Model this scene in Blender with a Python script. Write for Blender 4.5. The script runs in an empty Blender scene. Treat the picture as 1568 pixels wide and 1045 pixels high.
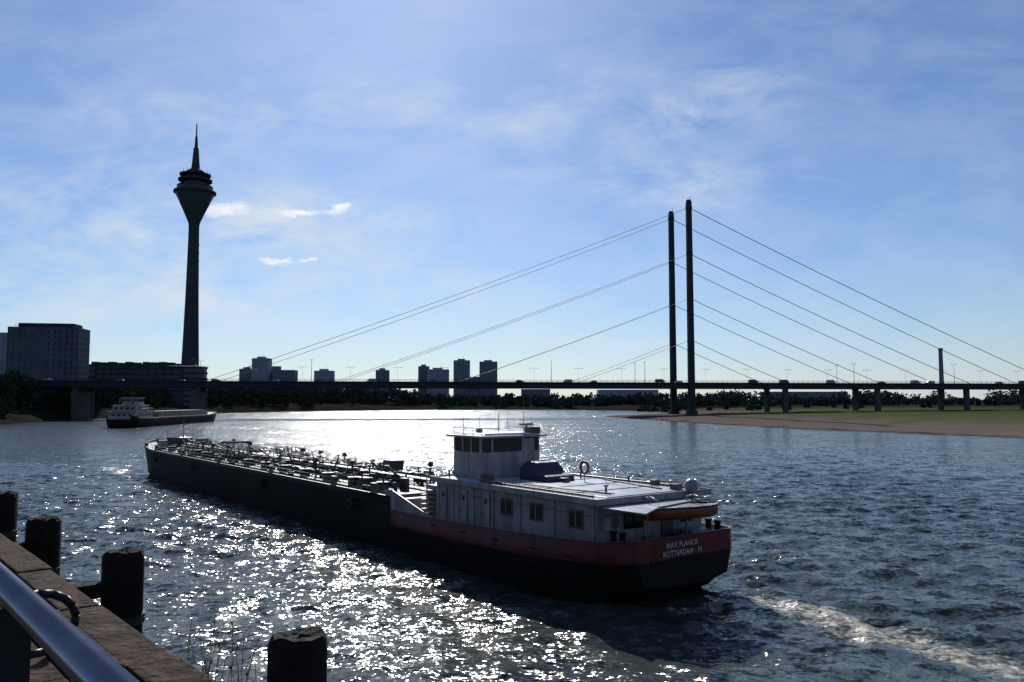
import bpy, math, random
import numpy as np
from mathutils import Vector, Matrix
random.seed(7); np.random.seed(7)
R=math.radians
scene=bpy.context.scene
scene.view_settings.view_transform='Standard'
scene.view_settings.look='None'
scene.view_settings.exposure=0

# ---------------------------------------------------------------- materials
def mat(name,col,rough=0.6,metal=0.0,var=0.25,scale=1.0,bump=0.0,bscale=None,spec=0.5,col2=None,detail=5,stretch=None):
    m=bpy.data.materials.new(name); m.use_nodes=True
    nt=m.node_tree; b=nt.nodes['Principled BSDF']
    b.inputs['Roughness'].default_value=rough
    b.inputs['Metallic'].default_value=metal
    b.inputs['Specular IOR Level'].default_value=spec
    tc=nt.nodes.new('ShaderNodeTexCoord')
    src=tc.outputs['Object']
    if stretch:
        mp=nt.nodes.new('ShaderNodeMapping'); mp.inputs['Scale'].default_value=stretch; nt.links.new(src,mp.inputs['Vector']); src=mp.outputs[0]
    n=nt.nodes.new('ShaderNodeTexNoise'); n.inputs['Scale'].default_value=scale; n.inputs['Detail'].default_value=detail
    nt.links.new(src,n.inputs['Vector'])
    r=nt.nodes.new('ShaderNodeValToRGB')
    r.color_ramp.elements[0].position=0.3; r.color_ramp.elements[1].position=0.7
    c=col; d=col2 if col2 else tuple(x*(1-var) for x in col)
    r.color_ramp.elements[0].color=(*d,1)
    r.color_ramp.elements[1].color=(*(tuple(min(1,x*(1+var*0.5)) for x in c)),1)
    nt.links.new(n.outputs['Fac'],r.inputs['Fac']); nt.links.new(r.outputs['Color'],b.inputs['Base Color'])
    if bump>0:
        n2=nt.nodes.new('ShaderNodeTexNoise'); n2.inputs['Scale'].default_value=bscale or scale*4; n2.inputs['Detail'].default_value=8
        nt.links.new(src,n2.inputs['Vector'])
        bp=nt.nodes.new('ShaderNodeBump'); bp.inputs['Strength'].default_value=1.0; bp.inputs['Distance'].default_value=bump
        nt.links.new(n2.outputs['Fac'],bp.inputs['Height']); nt.links.new(bp.outputs['Normal'],b.inputs['Normal'])
    return m

# paint with vertical weather streaks
M_white=mat('ship_white_paint',(0.245,0.235,0.245),0.45,var=0.45,scale=1.4,stretch=(1,1,.25),detail=8)
M_red=mat('ship_red_paint',(0.10,0.013,0.014),0.55,var=0.55,scale=1.2,spec=.25,stretch=(1,1,.3),detail=8)
M_black=mat('hull_black_paint',(0.007,0.007,0.008),0.6,var=0.5,scale=0.6,bump=0.01,bscale=2,spec=.12)
M_deck=mat('deck_grey_green',(0.12,0.13,0.12),0.55,var=0.5,scale=0.8)
M_roof=mat('roof_light_grey',(0.38,0.42,0.48),0.36,var=0.4,scale=0.9,detail=9)
M_pipe=mat('pipe_grey',(0.055,0.052,0.048),0.4,var=0.5,scale=1.2)
M_pipew=mat('pipe_pale',(0.22,0.22,0.21),0.4,var=0.3,scale=1.2)
M_rust=mat('rust_brown',(0.07,0.035,0.02),0.7,var=0.5,scale=2)
M_glass=mat('dark_glass',(0.012,0.014,0.017),0.08,var=0.2,spec=.4)
M_tarp=mat('tarpaulin_navy',(0.012,0.02,0.05),0.55,var=0.4,scale=2,bump=0.05,bscale=3)
M_orange=mat('dinghy_orange',(0.18,0.04,0.022),0.5,var=0.3,scale=2)
M_text=mat('lettering_white',(0.40,0.36,0.36),0.6,var=0.35,scale=6)
M_concrete=mat('concrete_grey',(0.05,0.051,0.057),0.9,var=0.25,scale=0.15,spec=.1)
M_pier=mat('pier_concrete',(0.08,0.08,0.08),0.9,var=0.3,scale=0.3,spec=.1)
M_steeld=mat('bridge_steel_dark',(0.026,0.031,0.04),0.7,var=0.25,scale=0.2,spec=.15)
M_cable=mat('cable_steel',(0.06,0.062,0.068),0.6,var=0.1,spec=.3)
M_asph=mat('asphalt',(0.05,0.05,0.052),0.85,var=0.2,scale=0.5)
M_far=mat('facade_far_grey_hazed',(0.14,0.17,0.215),0.8,var=0.2,scale=0.05,spec=.1)  # lightened and blued: distance haze is put into the skyline facade colour
M_far2=mat('facade_far_light_hazed',(0.24,0.275,0.325),0.8,var=0.2,scale=0.05,spec=.1)  # paler facade, bluish distance haze mixed into its base colour too
M_farg=mat('facade_glass',(0.045,0.057,0.075),0.4,var=0.3,scale=0.08,spec=.3)
M_dark=mat('facade_dark',(0.034,0.04,0.052),0.8,var=0.3,scale=0.06,spec=.1)
M_office=mat('facade_office',(0.075,0.09,0.115),0.7,var=0.3,scale=0.1,spec=.1)
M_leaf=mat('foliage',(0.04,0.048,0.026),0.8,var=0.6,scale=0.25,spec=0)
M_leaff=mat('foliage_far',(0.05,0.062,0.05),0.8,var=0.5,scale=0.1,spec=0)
M_bark=mat('bark',(0.03,0.025,0.02),0.9,var=0.4,scale=3)
M_stone=mat('quay_stone',(0.10,0.09,0.08),0.85,var=0.4,scale=0.5,bump=0.03)
M_coping=mat('coping_timber_brown',(0.06,0.037,0.029),0.85,var=0.7,scale=5,bump=0.04,bscale=16,col2=(0.010,0.007,0.006),detail=12,spec=.06)
M_pile=mat('tarred_timber',(0.012,0.010,0.009),0.85,var=0.6,scale=9,bump=0.03,bscale=22,spec=.12)
M_steel=mat('stainless_steel',(0.28,0.28,0.34),0.24,metal=1.0,var=0.18,scale=8)
M_post=mat('railing_dark_steel',(0.015,0.015,0.018),0.5,metal=0.2,var=0.3,scale=10,spec=.3)
M_pave=mat('promenade_paving',(0.06,0.05,0.045),0.85,var=0.3,scale=3,bump=0.01,bscale=25,spec=.1)
M_reed=mat('reed_stem',(0.12,0.10,0.045),0.7,var=0.4,scale=8)
M_rubber=mat('tyre_rubber',(0.02,0.02,0.02),0.8,var=0.2)
M_carA=mat('car_paint_grey',(0.05,0.05,0.055),0.4,var=0.1)
M_carB=mat('car_paint_white',(0.3,0.3,0.3),0.4,var=0.05)

# ---------------------------------------------------------------- mesh builder
class MB:
    def __init__(s): s.v=[];s.f=[];s.m=[];s.s=[]
    def face(s,idx,m=0,sm=False): s.f.append(tuple(idx)); s.m.append(m); s.s.append(sm)
    def poly(s,pts,m=0):
        b=len(s.v); s.v+= [tuple(p) for p in pts]; s.face(range(b,b+len(pts)),m)
    def prism(s,pts,z0,z1,m=0):
        n=len(pts); b=len(s.v)
        for z in(z0,z1):
            for p in pts: s.v.append((p[0],p[1],z))
        for i in range(n): s.face((b+i,b+(i+1)%n,b+n+(i+1)%n,b+n+i),m)
        s.face([b+i for i in reversed(range(n))],m); s.face([b+n+i for i in range(n)],m)
    def box(s,c,d,m=0,rz=0.0,top=1.0,topx=None):
        hx,hy,hz=d[0]/2,d[1]/2,d[2]/2; b=len(s.v); cr,sr=math.cos(rz),math.sin(rz)
        tx=top if topx is None else topx
        for z,k,kx in((-hz,1,1),(hz,top,tx)):
            for x,y in((-hx,-hy),(hx,-hy),(hx,hy),(-hx,hy)):
                x*=kx;y*=k
                s.v.append((c[0]+x*cr-y*sr,c[1]+x*sr+y*cr,c[2]+z))
        for q in((0,3,2,1),(4,5,6,7),(0,1,5,4),(1,2,6,5),(2,3,7,6),(3,0,4,7)): s.face([b+i for i in q],m)
    def bx(s,x0,x1,y0,y1,z0,z1,m=0,**k): s.box(((x0+x1)/2,(y0+y1)/2,(z0+z1)/2),(x1-x0,y1-y0,z1-z0),m,**k)
    def cyl(s,p0,p1,r0,r1=None,n=8,m=0,caps=True):
        r1=r0 if r1 is None else r1
        p0=Vector(p0);p1=Vector(p1);d=(p1-p0)
        if d.length<1e-6:return
        d.normalize(); a=Vector((0,0,1)) if abs(d.z)<0.9 else Vector((1,0,0))
        u=d.cross(a).normalized(); w=d.cross(u); b=len(s.v)
        for p,r in((p0,r0),(p1,r1)):
            for i in range(n):
                t=2*math.pi*i/n; s.v.append(tuple(p+u*(r*math.cos(t))+w*(r*math.sin(t))))
        for i in range(n):
            j=(i+1)%n; s.face((b+i,b+n+i,b+n+j,b+j),m,True)
        if caps:
            s.face([b+i for i in range(n)],m); s.face([b+n+i for i in reversed(range(n))],m)
    def tube(s,pts,r,n=8,m=0):
        for a,b in zip(pts[:-1],pts[1:]): s.cyl(a,b,r,r,n,m)
    def lathe(s,prof,c=(0,0),n=32,m=0,ms=None):
        b=len(s.v)
        for r,z in prof:
            for i in range(n):
                t=2*math.pi*i/n; s.v.append((c[0]+r*math.cos(t),c[1]+r*math.sin(t),z))
        for k in range(len(prof)-1):
            mm=ms[k] if ms else m
            for i in range(n):
                j=(i+1)%n; s.face((b+k*n+i,b+k*n+j,b+(k+1)*n+j,b+(k+1)*n+i),mm,False)
        s.face([b+(len(prof)-1)*n+i for i in range(n)],m)
    def ball(s,c,r,m=0,n=12,k=8,sz=1.0):
        prof=[(max(0.001,r*math.sin(math.pi*i/k)),c[2]-r*sz*math.cos(math.pi*i/k)) for i in range(k+1)]
        b=len(s.f); s.lathe(prof,(c[0],c[1]),n,m)
        for i in range(b,len(s.f)): s.s[i]=True
    def torus(s,c,Rr,r,axis='x',m=0,n=20,k=8,arc=(0,2*math.pi)):
        pts=[]
        for i in range(n+1):
            t=arc[0]+(arc[1]-arc[0])*i/n; a,b_=Rr*math.cos(t),Rr*math.sin(t)
            if axis=='x': pts.append((c[0],c[1]+a,c[2]+b_))
            elif axis=='y': pts.append((c[0]+a,c[1],c[2]+b_))
            else: pts.append((c[0]+a,c[1]+b_,c[2]))
        s.tube(pts,r,k,m)
    def build(s,name,mats,parent=None,loc=(0,0,0),rz=0.0,bevel=0):
        me=bpy.data.meshes.new(name); me.from_pydata(s.v,[],s.f)
        for x in mats: me.materials.append(x)
        me.polygons.foreach_set('material_index',s.m); me.polygons.foreach_set('use_smooth',s.s)
        me.update()
        o=bpy.data.objects.new(name,me); scene.collection.objects.link(o)
        o.location=loc; o.rotation_euler=(0,0,rz)
        if parent: o.parent=parent
        if bevel:
            bv=o.modifiers.new('b','BEVEL'); bv.width=bevel; bv.segments=2; bv.limit_method='ANGLE'
        return o
def empty(name,loc=(0,0,0),rz=0):
    e=bpy.data.objects.new(name,None); scene.collection.objects.link(e); e.location=loc; e.rotation_euler=(0,0,rz); return e

# ---------------------------------------------------------------- camera
cam=bpy.data.cameras.new('camera'); co=bpy.data.objects.new('camera',cam); scene.collection.objects.link(co)
cam.sensor_width=36; cam.lens=28.7; cam.clip_start=0.05; cam.clip_end=20000
co.location=(0,0,10); co.rotation_euler=(R(94.1),0,0); scene.camera=co

# ---------------------------------------------------------------- light
SUN_AZ=R(9.0); SUN_EL=R(34)
sl=bpy.data.lights.new('sun','SUN'); sl.energy=5.0; sl.angle=R(0.5); sl.color=(1,0.96,0.90)
so=bpy.data.objects.new('sun',sl); scene.collection.objects.link(so)
sd=Vector((-math.sin(SUN_AZ)*math.cos(SUN_EL),math.cos(SUN_AZ)*math.cos(SUN_EL),math.sin(SUN_EL)))
so.rotation_euler=sd.to_track_quat('Z','Y').to_euler()
w=bpy.data.worlds.new('World'); scene.world=w; w.use_nodes=True
nt=w.node_tree; bg=nt.nodes['Background']; bg.inputs['Strength'].default_value=0.084
sky=nt.nodes.new('ShaderNodeTexSky'); sky.sky_type='NISHITA'; sky.sun_disc=False
sky.sun_elevation=SUN_EL; sky.sun_rotation=-SUN_AZ; sky.altitude=50; sky.air_density=1.0; sky.dust_density=0.35; sky.ozone_density=4
tc=nt.nodes.new('ShaderNodeTexCoord'); sp=nt.nodes.new('ShaderNodeSeparateXYZ'); nt.links.new(tc.outputs['Generated'],sp.inputs[0])
def mth(op,a,b=None,c=None,clamp=False):
    n=nt.nodes.new('ShaderNodeMath'); n.operation=op; n.use_clamp=clamp
    for i,x in enumerate((a,b,c)):
        if x is None: continue
        if isinstance(x,(int,float)): n.inputs[i].default_value=x
        else: nt.links.new(x,n.inputs[i])
    return n.outputs[0]
ym=mth('MAXIMUM',sp.outputs['Y'],0.05)
A=mth('DIVIDE',sp.outputs['X'],ym); B=mth('DIVIDE',sp.outputs['Z'],ym)
def comb(sx,sy):
    cmb=nt.nodes.new('ShaderNodeCombineXYZ'); nt.links.new(mth('MULTIPLY',A,sx),cmb.inputs[0]); nt.links.new(mth('MULTIPLY',B,sy),cmb.inputs[1]); return cmb.outputs[0]
def noise(vec,scale,detail=6,rough=0.55,dist=0.0):
    n=nt.nodes.new('ShaderNodeTexNoise'); n.inputs['Scale'].default_value=scale; n.inputs['Detail'].default_value=detail
    n.inputs['Roughness'].default_value=rough; n.inputs['Distortion'].default_value=dist
    nt.links.new(vec,n.inputs['Vector']); return n.outputs['Fac']
wn=noise(comb(1,2),14,6,0.65); wn2=noise(comb(1.3,2.7),19,6,0.65)
def blob(a0,b0,wa,wb):
    x=mth('DIVIDE',mth('ADD',mth('SUBTRACT',A,a0),mth('MULTIPLY',mth('SUBTRACT',wn,.5),.09)),wa)
    y=mth('DIVIDE',mth('ADD',mth('SUBTRACT',B,b0),mth('MULTIPLY',mth('SUBTRACT',wn2,.5),.035)),wb)
    q=mth('ADD',mth('MULTIPLY',x,x),mth('MULTIPLY',y,y))
    return mth('EXPONENT',mth('MULTIPLY',q,-1.0))
def addl(l):
    r=l[0]
    for x in l[1:]: r=mth('ADD',r,x)
    return r
small=addl([blob(-.352,.2345,.034,.009),blob(-.262,.231,.034,.006),blob(-.215,.238,.018,.008),blob(-.29,.170,.026,.006),blob(-.247,.1725,.014,.005)])
n1=noise(comb(1,2.2),40,9,0.68,0.2)
f1=mth('MULTIPLY',mth('SUBTRACT',mth('ADD',mth('MULTIPLY',small,.9),mth('MULTIPLY',n1,1.2)),0.98,clamp=True),1.3,clamp=True)
soft=addl([blob(-.34,.222,.13,.03),blob(-.22,.222,.15,.03),blob(-.27,.162,.15,.028),blob(.275,.385,.06,.035),blob(.21,.35,.05,.018),blob(.2,.27,.18,.03),blob(-.5,.25,.2,.05),blob(-.5,.20,.2,.02),blob(-.55,.13,.16,.04),blob(-.35,.36,.22,.04),blob(.12,.07,.25,.006),blob(-.25,.12,.35,.05),blob(.05,.36,.2,.05)])
n2=noise(comb(1,2.3),6,10,0.64,0.4)
f2=mth('MULTIPLY',mth('MULTIPLY',mth('SUBTRACT',n2,0.38,clamp=True),4.6),mth('ADD',mth('MULTIPLY',soft,0.42),0.15),clamp=True)
# low haze towards the horizon
hz=mth('MULTIPLY',mth('EXPONENT',mth('MULTIPLY',mth('ABSOLUTE',sp.outputs['Z']),-9.0)),0.38)
f3=mth('MULTIPLY',mth('ADD',f2,hz),0.85,clamp=True)
tint=nt.nodes.new('ShaderNodeMix'); tint.data_type='RGBA'; tint.blend_type='MULTIPLY'; tint.inputs['Factor'].default_value=1
tint.inputs['B'].default_value=(0.76,0.89,1.08,1); nt.links.new(sky.outputs[0],tint.inputs['A'])
mx=nt.nodes.new('ShaderNodeMix'); mx.data_type='RGBA'; nt.links.new(f3,mx.inputs['Factor']); nt.links.new(tint.outputs['Result'],mx.inputs['A']); mx.inputs['B'].default_value=(8.2,9.1,10.0,1)
mx2=nt.nodes.new('ShaderNodeMix'); mx2.data_type='RGBA'; nt.links.new(f1,mx2.inputs['Factor']); nt.links.new(mx.outputs['Result'],mx2.inputs['A']); mx2.inputs['B'].default_value=(12.2,12.2,12.4,1)
nt.links.new(mx2.outputs['Result'],bg.inputs['Color'])

# ---------------------------------------------------------------- water
def axis(lo,hi,step,ratio,far_lo,far_hi):
    a=list(np.arange(lo,hi+1e-6,step)); s=step; x=a[-1]
    while x<far_hi: s*=ratio; x+=s; a.append(x)
    s=step; x=a[0]; pre=[]
    while x>far_lo: s*=max(ratio,1.1); x-=s; pre.append(x)
    return np.array(pre[::-1]+a)
xs=axis(-66,46,0.33,1.06,-9000,9000); ys=axis(22,105,0.33,1.03,-3000,12000)
X,Y=np.meshgrid(xs,ys); dx=np.gradient(xs); dy=np.gradient(ys)
SP=np.maximum(dx[None,:],dy[:,None])
Z=np.zeros_like(X)
rng=np.random.RandomState(3)
patch=0.75+0.25*np.sin(X*.09+Y*.05+1)*np.sin(Y*.11-X*.03)
for i in range(54):
    lam=1.15*(6.5/1.15)**(rng.rand()**1.3); th=R(75)+rng.normal()*0.62; k=2*math.pi/lam
    amp=0.0082*lam*(0.6+0.8*rng.rand())*(1 if lam<3.5 else 0.6)
    fade=np.clip(2.0-3.5*SP/lam,0,1)
    ph=k*(X*math.cos(th)+Y*math.sin(th))+rng.rand()*6.28
    Z+=amp*fade*patch*(np.sin(ph)+0.25*np.sin(2*ph+1.57))
def segd(PX,PY,a,b):
    ax,ay=a;bx,by=b; L=(bx-ax)**2+(by-ay)**2
    t=np.clip(((PX-ax)*(bx-ax)+(PY-ay)*(by-ay))/L,0,1)
    return np.hypot(PX-ax-t*(bx-ax),PY-ay-t*(by-ay)),t
foam=np.zeros_like(X)
path=[((11.0,42.6),1.0,.7),((12.6,41.4),1.7,1.05),((14.2,38.4),2.2,1.1),((16.2,35.0),2.2,1.1),((18.6,31.3),2.4,1.0),((23,25),3.2,.9)]
for (a,wa,sa),(b,wb,sb) in zip(path[:-1],path[1:]):
    d,t=segd(X,Y,a,b); ww=wa+(wb-wa)*t; foam=np.maximum(foam,(sa+(sb-sa)*t)*np.exp(-(d/ww)**2))
for a,b,wd,st in [((-53.5,113.5),(-59,120.5),1.7,1.15),((-52.5,111),(-47,103),1.0,1.0),((-47,103),(-30,82),.5,.6),((-30,82),(4.8,38),.35,.45),((8,39.6),(12.5,42),1.2,.85)]:
    d,t=segd(X,Y,a,b); foam=np.maximum(foam,st*np.exp(-(d/wd)**2))
d,t=segd(X,Y,(-134,292),(-140,286)); foam=np.maximum(foam,.9*np.exp(-(d/2.5)**2))
Z+=0.07*np.clip(foam,0,1)*np.sin(X*3.1+Y*1.3)*np.sin(Y*2.7-X)
ny,nx=X.shape
me=bpy.data.meshes.new('river_water')
V=np.stack([X,Y,Z],-1).reshape(-1,3)
I=np.arange(ny*nx).reshape(ny,nx)
F=np.stack([I[:-1,:-1],I[:-1,1:],I[1:,1:],I[1:,:-1]],-1).reshape(-1,4)
def fastmesh(me,V,F):
    me.vertices.add(len(V)); me.vertices.foreach_set('co',V.astype(np.float32).ravel())
    me.loops.add(F.size); me.loops.foreach_set('vertex_index',F.astype(np.int32).ravel())
    me.polygons.add(len(F)); me.polygons.foreach_set('loop_start',np.arange(0,F.size,4,dtype=np.int32))
    me.polygons.foreach_set('loop_total',np.full(len(F),4,dtype=np.int32))
    me.polygons.foreach_set('use_smooth',np.ones(len(F),dtype=bool)); me.update(); me.validate()
fastmesh(me,V,F)
at=me.attributes.new('foam','FLOAT','POINT'); at.data.foreach_set('value',foam.astype(np.float32).ravel())
wo=bpy.data.objects.new('river_water',me); scene.collection.objects.link(wo)
m=bpy.data.materials.new('river_water_surface'); m.use_nodes=True; nt2=m.node_tree; b=nt2.nodes['Principled BSDF']
b.inputs['IOR'].default_value=1.333
tc2=nt2.nodes.new('ShaderNodeTexCoord')
def mapn(sc,rz=0,loc=(0,0,0)):
    n=nt2.nodes.new('ShaderNodeMapping'); n.inputs['Scale'].default_value=sc; n.inputs['Rotation'].default_value=(0,0,rz); n.inputs['Location'].default_value=loc
    nt2.links.new(tc2.outputs['Object'],n.inputs['Vector']); return n.outputs[0]
def nz(vec,scale,detail,rough=0.55,out='Fac'):
    n=nt2.nodes.new('ShaderNodeTexNoise'); n.inputs['Scale'].default_value=scale; n.inputs['Detail'].default_value=detail; n.inputs['Roughness'].default_value=rough
    nt2.links.new(vec,n.inputs['Vector']); return n.outputs[out]
def vm(op,a,b_=None):
    n=nt2.nodes.new('ShaderNodeVectorMath'); n.operation=op
    for i,x in enumerate((a,b_)):
        if x is None: continue
        if isinstance(x,tuple): n.inputs[i].default_value=x
        else: nt2.links.new(x,n.inputs[i])
    return n.outputs[0]
def m2(op,a,bb,clamp=False):
    n=nt2.nodes.new('ShaderNodeMath'); n.operation=op; n.use_clamp=clamp
    for i,x in enumerate((a,bb)):
        if isinstance(x,(int,float)): n.inputs[i].default_value=x
        else: nt2.links.new(x,n.inputs[i])
    return n.outputs[0]
gust=nz(mapn((1,2.6,1),R(8)),0.018,5,0.62)
gs=m2('ADD',m2('MULTIPLY',m2('SUBTRACT',gust,.5),2.0),1.0)
def slope(sc,rot,freq,kx,ky,det=1):
    c=nz(mapn(sc,rot),freq,det,0.5,'Color')
    return vm('MULTIPLY',vm('SUBTRACT',c,(.5,.5,.5)),(kx,ky,0.0))
s1=slope((1,1.8,1),R(15),0.35,.5,.9,2)
s2_=slope((1,1.6,1),R(-12),1.4,1.0,1.4,1)
s3_=slope((1,1.5,1),R(5),4.2,1.0,1.2,1)
tot=vm('ADD',vm('ADD',s1,s2_),s3_)
cg=nt2.nodes.new('ShaderNodeCombineXYZ'); nt2.links.new(gs,cg.inputs[0]); nt2.links.new(gs,cg.inputs[1])
tot=vm('MULTIPLY',tot,cg.outputs[0])
g2=nt2.nodes.new('ShaderNodeNewGeometry')
nrm=vm('NORMALIZE',vm('ADD',g2.outputs['Normal'],tot))
nt2.links.new(nrm,b.inputs['Normal'])
fa=nt2.nodes.new('ShaderNodeAttribute'); fa.attribute_name='foam'
fn=nz(mapn((1,1,1)),1.6,10,0.78)
ff=m2('MULTIPLY',m2('SUBTRACT',m2('ADD',m2('MULTIPLY',fa.outputs['Fac'],0.30),fn),0.71,True),4.5,True)
ff=m2('MULTIPLY',ff,m2('MULTIPLY',fa.outputs['Fac'],2.5,True),True)
big=nz(mapn((1,2.5,1)),0.02,3)
cr=nt2.nodes.new('ShaderNodeValToRGB'); cr.color_ramp.elements[0].color=(0.028,0.036,0.033,1); cr.color_ramp.elements[1].color=(0.042,0.054,0.053,1)
cr.color_ramp.elements[0].position=.35; cr.color_ramp.elements[1].position=.65
nt2.links.new(big,cr.inputs['Fac'])
mxc=nt2.nodes.new('ShaderNodeMix'); mxc.data_type='RGBA'; nt2.links.new(ff,mxc.inputs['Factor']); nt2.links.new(cr.outputs[0],mxc.inputs['A']); mxc.inputs['B'].default_value=(0.55,0.50,0.40,1)
nt2.links.new(mxc.outputs['Result'],b.inputs['Base Color'])
rr=m2('ADD',m2('MULTIPLY',ff,0.5),0.16); nt2.links.new(rr,b.inputs['Roughness'])
me.materials.append(m)

# ---------------------------------------------------------------- terrain
poly=[(39.8,-45),(-161.7,190.6),(-190,250),(-209,333),(-221,451),(-218,603),(-160,720),(-85,790),(60,800),(120,700),(130,640),(82,530),(55,486),(62,420),(76,351),(93,281),(132,210),(165,120),(190,0),(200,-400),(60,-400)]
xs=axis(-420,420,4.0,1.10,-9000,9000); ys=axis(180,860,4.0,1.10,-1500,12000)
X,Y=np.meshgrid(xs,ys); D=np.full(X.shape,1e9); IN=np.zeros(X.shape,bool)
for i in range(len(poly)):
    a=poly[i]; bb=poly[(i+1)%len(poly)]
    d,t=segd(X,Y,a,bb); D=np.minimum(D,d)
    c=((a[1]>Y)!=(bb[1]>Y)); xi=(bb[0]-a[0])*(Y-a[1])/((bb[1]-a[1])+1e-9)+a[0]; IN^=(c&(X<xi))
S=np.where(IN,-D,D)
wob=1.6*np.sin(X*.11+Y*.07)+1.1*np.sin(X*.23-Y*.19)+.7*np.sin(Y*.41+1)
S=S+wob*np.clip(Y/150-1,0,1)
right=1/(1+np.exp(-(X-20)/15.0))*(1/(1+np.exp((Y-640)/20.0)))
hr=np.interp(S,[-10,0,14,40,60,140,400],[-3,0,.9,1.5,2.3,3.4,5])
hl=np.interp(S,[-10,0,3,10,20,60],[-3,0,1.8,4.0,5.6,6.5])
hf=np.interp(S,[-10,0,8,30,100],[-3,0,1.5,3.5,5.5])
fw=1/(1+np.exp(-(Y-680)/20.0))*(1/(1+np.exp(-(X+140)/20)))
Zt=right*hr+(1-right)*(fw*hf+(1-fw)*hl)
Zt+=np.where(S>4,0.18*np.sin(X*.09+2)*np.sin(Y*.13)+.12*np.sin(X*.31)*np.sin(Y*.27),0)
ny,nx=X.shape; V=np.stack([X,Y,Zt],-1).reshape(-1,3); I=np.arange(ny*nx).reshape(ny,nx)
F=np.stack([I[:-1,:-1],I[:-1,1:],I[1:,1:],I[1:,:-1]],-1).reshape(-1,4)
me=bpy.data.meshes.new('ground'); fastmesh(me,V,F)
at=me.attributes.new('gravelbank','FLOAT','POINT'); at.data.foreach_set('value',right.astype(np.float32).ravel())
go=bpy.data.objects.new('ground',me); scene.collection.objects.link(go)
m=bpy.data.materials.new('river_bank'); m.use_nodes=True; nt3=m.node_tree; b=nt3.nodes['Principled BSDF']; b.inputs['Roughness'].default_value=1.0; b.inputs['Specular IOR Level'].default_value=0
geo=nt3.nodes.new('ShaderNodeNewGeometry'); s3=nt3.nodes.new('ShaderNodeSeparateXYZ'); nt3.links.new(geo.outputs['Position'],s3.inputs[0])
n3=nt3.nodes.new('ShaderNodeTexNoise'); n3.inputs['Scale'].default_value=0.07; n3.inputs['Detail'].default_value=9; n3.inputs['Roughness'].default_value=.65; nt3.links.new(geo.outputs['Position'],n3.inputs['Vector'])
ad=nt3.nodes.new('ShaderNodeMath'); ad.operation='MULTIPLY_ADD'; ad.inputs[1].default_value=2.6; nt3.links.new(n3.outputs['Fac'],ad.inputs[0]); nt3.links.new(s3.outputs['Z'],ad.inputs[2])
dv=nt3.nodes.new('ShaderNodeMath'); dv.operation='DIVIDE'; dv.inputs[1].default_value=7; nt3.links.new(ad.outputs[0],dv.inputs[0])
r3=nt3.nodes.new('ShaderNodeValToRGB'); nt3.links.new(dv.outputs[0],r3.inputs['Fac'])
e=r3.color_ramp.elements; e[0].position=.16; e[0].color=(.05,.042,.036,1); e[1].position=.26; e[1].color=(.13,.108,.095,1)
x_=e.new(.45); x_.color=(.11,.09,.075,1); x_=e.new(.54); x_.color=(.08,.082,.046,1); x_=e.new(.66); x_.color=(.062,.072,.034,1); x_=e.new(.85); x_.color=(.035,.042,.02,1)
ga=nt3.nodes.new('ShaderNodeAttribute'); ga.attribute_name='gravelbank'
mg=nt3.nodes.new('ShaderNodeMix'); mg.data_type='RGBA'; nt3.links.new(ga.outputs['Fac'],mg.inputs['Factor']); mg.inputs['A'].default_value=(.022,.022,.018,1); nt3.links.new(r3.outputs[0],mg.inputs['B'])
nt3.links.new(mg.outputs['Result'],b.inputs['Base Color']); me.materials.append(m)

def ground_z(x,y):
    i=np.argmin(abs(ys-y)); j=np.argmin(abs(xs-x)); return float(Zt[i,j])

# ---------------------------------------------------------------- trees
def tree(mb,x,y,z,h,rw,nl=260,ls=0.9,trunk=True,low=.25):
    th=h*0.22
    if trunk:
        mb.cyl((x,y,z-1),(x,y,z+h*.45),.03*h,.015*h,6,1,False)
        for i in range(3):
            a=random.random()*6.28; mb.cyl((x,y,z+th),(x+math.cos(a)*rw*.55,y+math.sin(a)*rw*.55,z+h*.6),.012*h,.004*h,4,1,False)
    nc=9; cl=[]
    for i in range(nc):
        a=random.random()*6.28; q=random.random()**.5; zz=random.uniform(low,.88)
        rr_=rw*q*.72*math.sin(math.pi*min(1,max(.1,zz)))**.6
        cl.append((x+math.cos(a)*rr_,y+math.sin(a)*rr_,z+h*zz,rw*random.uniform(.28,.5)))
    for i in range(nl):
        c=random.choice(cl); d=Vector((random.gauss(0,1),random.gauss(0,1),random.gauss(0,1))).normalized()*c[3]*random.uniform(.35,1.08)
        p=Vector(c[:3])+Vector((d.x,d.y,d.z*.85)); u=Vector((random.gauss(0,1),random.gauss(0,1),random.gauss(0,1))).normalized()
        v=u.orthogonal().normalized(); k=ls*random.uniform(.6,1.3)
        mb.poly([p-u*k-v*k*.3,p+v*k*.7,p+u*k*.9,p-v*k*.6],0)
def treeline(name,pts,nl=130,ls=1.1,wr=(.42,.62),low=.1,lm_=None):
    mb=MB()
    for (x,y,h) in pts: tree(mb,x,y,ground_z(x,y),h,h*random.uniform(*wr),nl,ls,low=low)
    return mb.build(name,[lm_ or M_leaf,M_bark])
pts=[]
for i in range(360):
    x=random.uniform(110,640); y=random.uniform(650,760)
    if x/y<.12: continue
    h=8.0+3*math.sin(x*.045)+2*math.sin(x*.13+1)+random.uniform(-1.5,1.8)
    pts.append((x,y,max(4,h)))
for i in range(16):
    x=random.uniform(135,330); y=random.uniform(560,620); pts.append((x,y,random.uniform(2,5)))
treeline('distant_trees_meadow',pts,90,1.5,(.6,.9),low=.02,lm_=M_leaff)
pts=[]
for i in range(270):
    x=random.uniform(-330,160); y=random.uniform(815,880); hh=random.uniform(12,19) if x<-95 else random.uniform(7,12)
    pts.append((x,y,hh))
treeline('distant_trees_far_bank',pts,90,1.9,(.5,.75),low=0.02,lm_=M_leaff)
pts=[]
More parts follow.
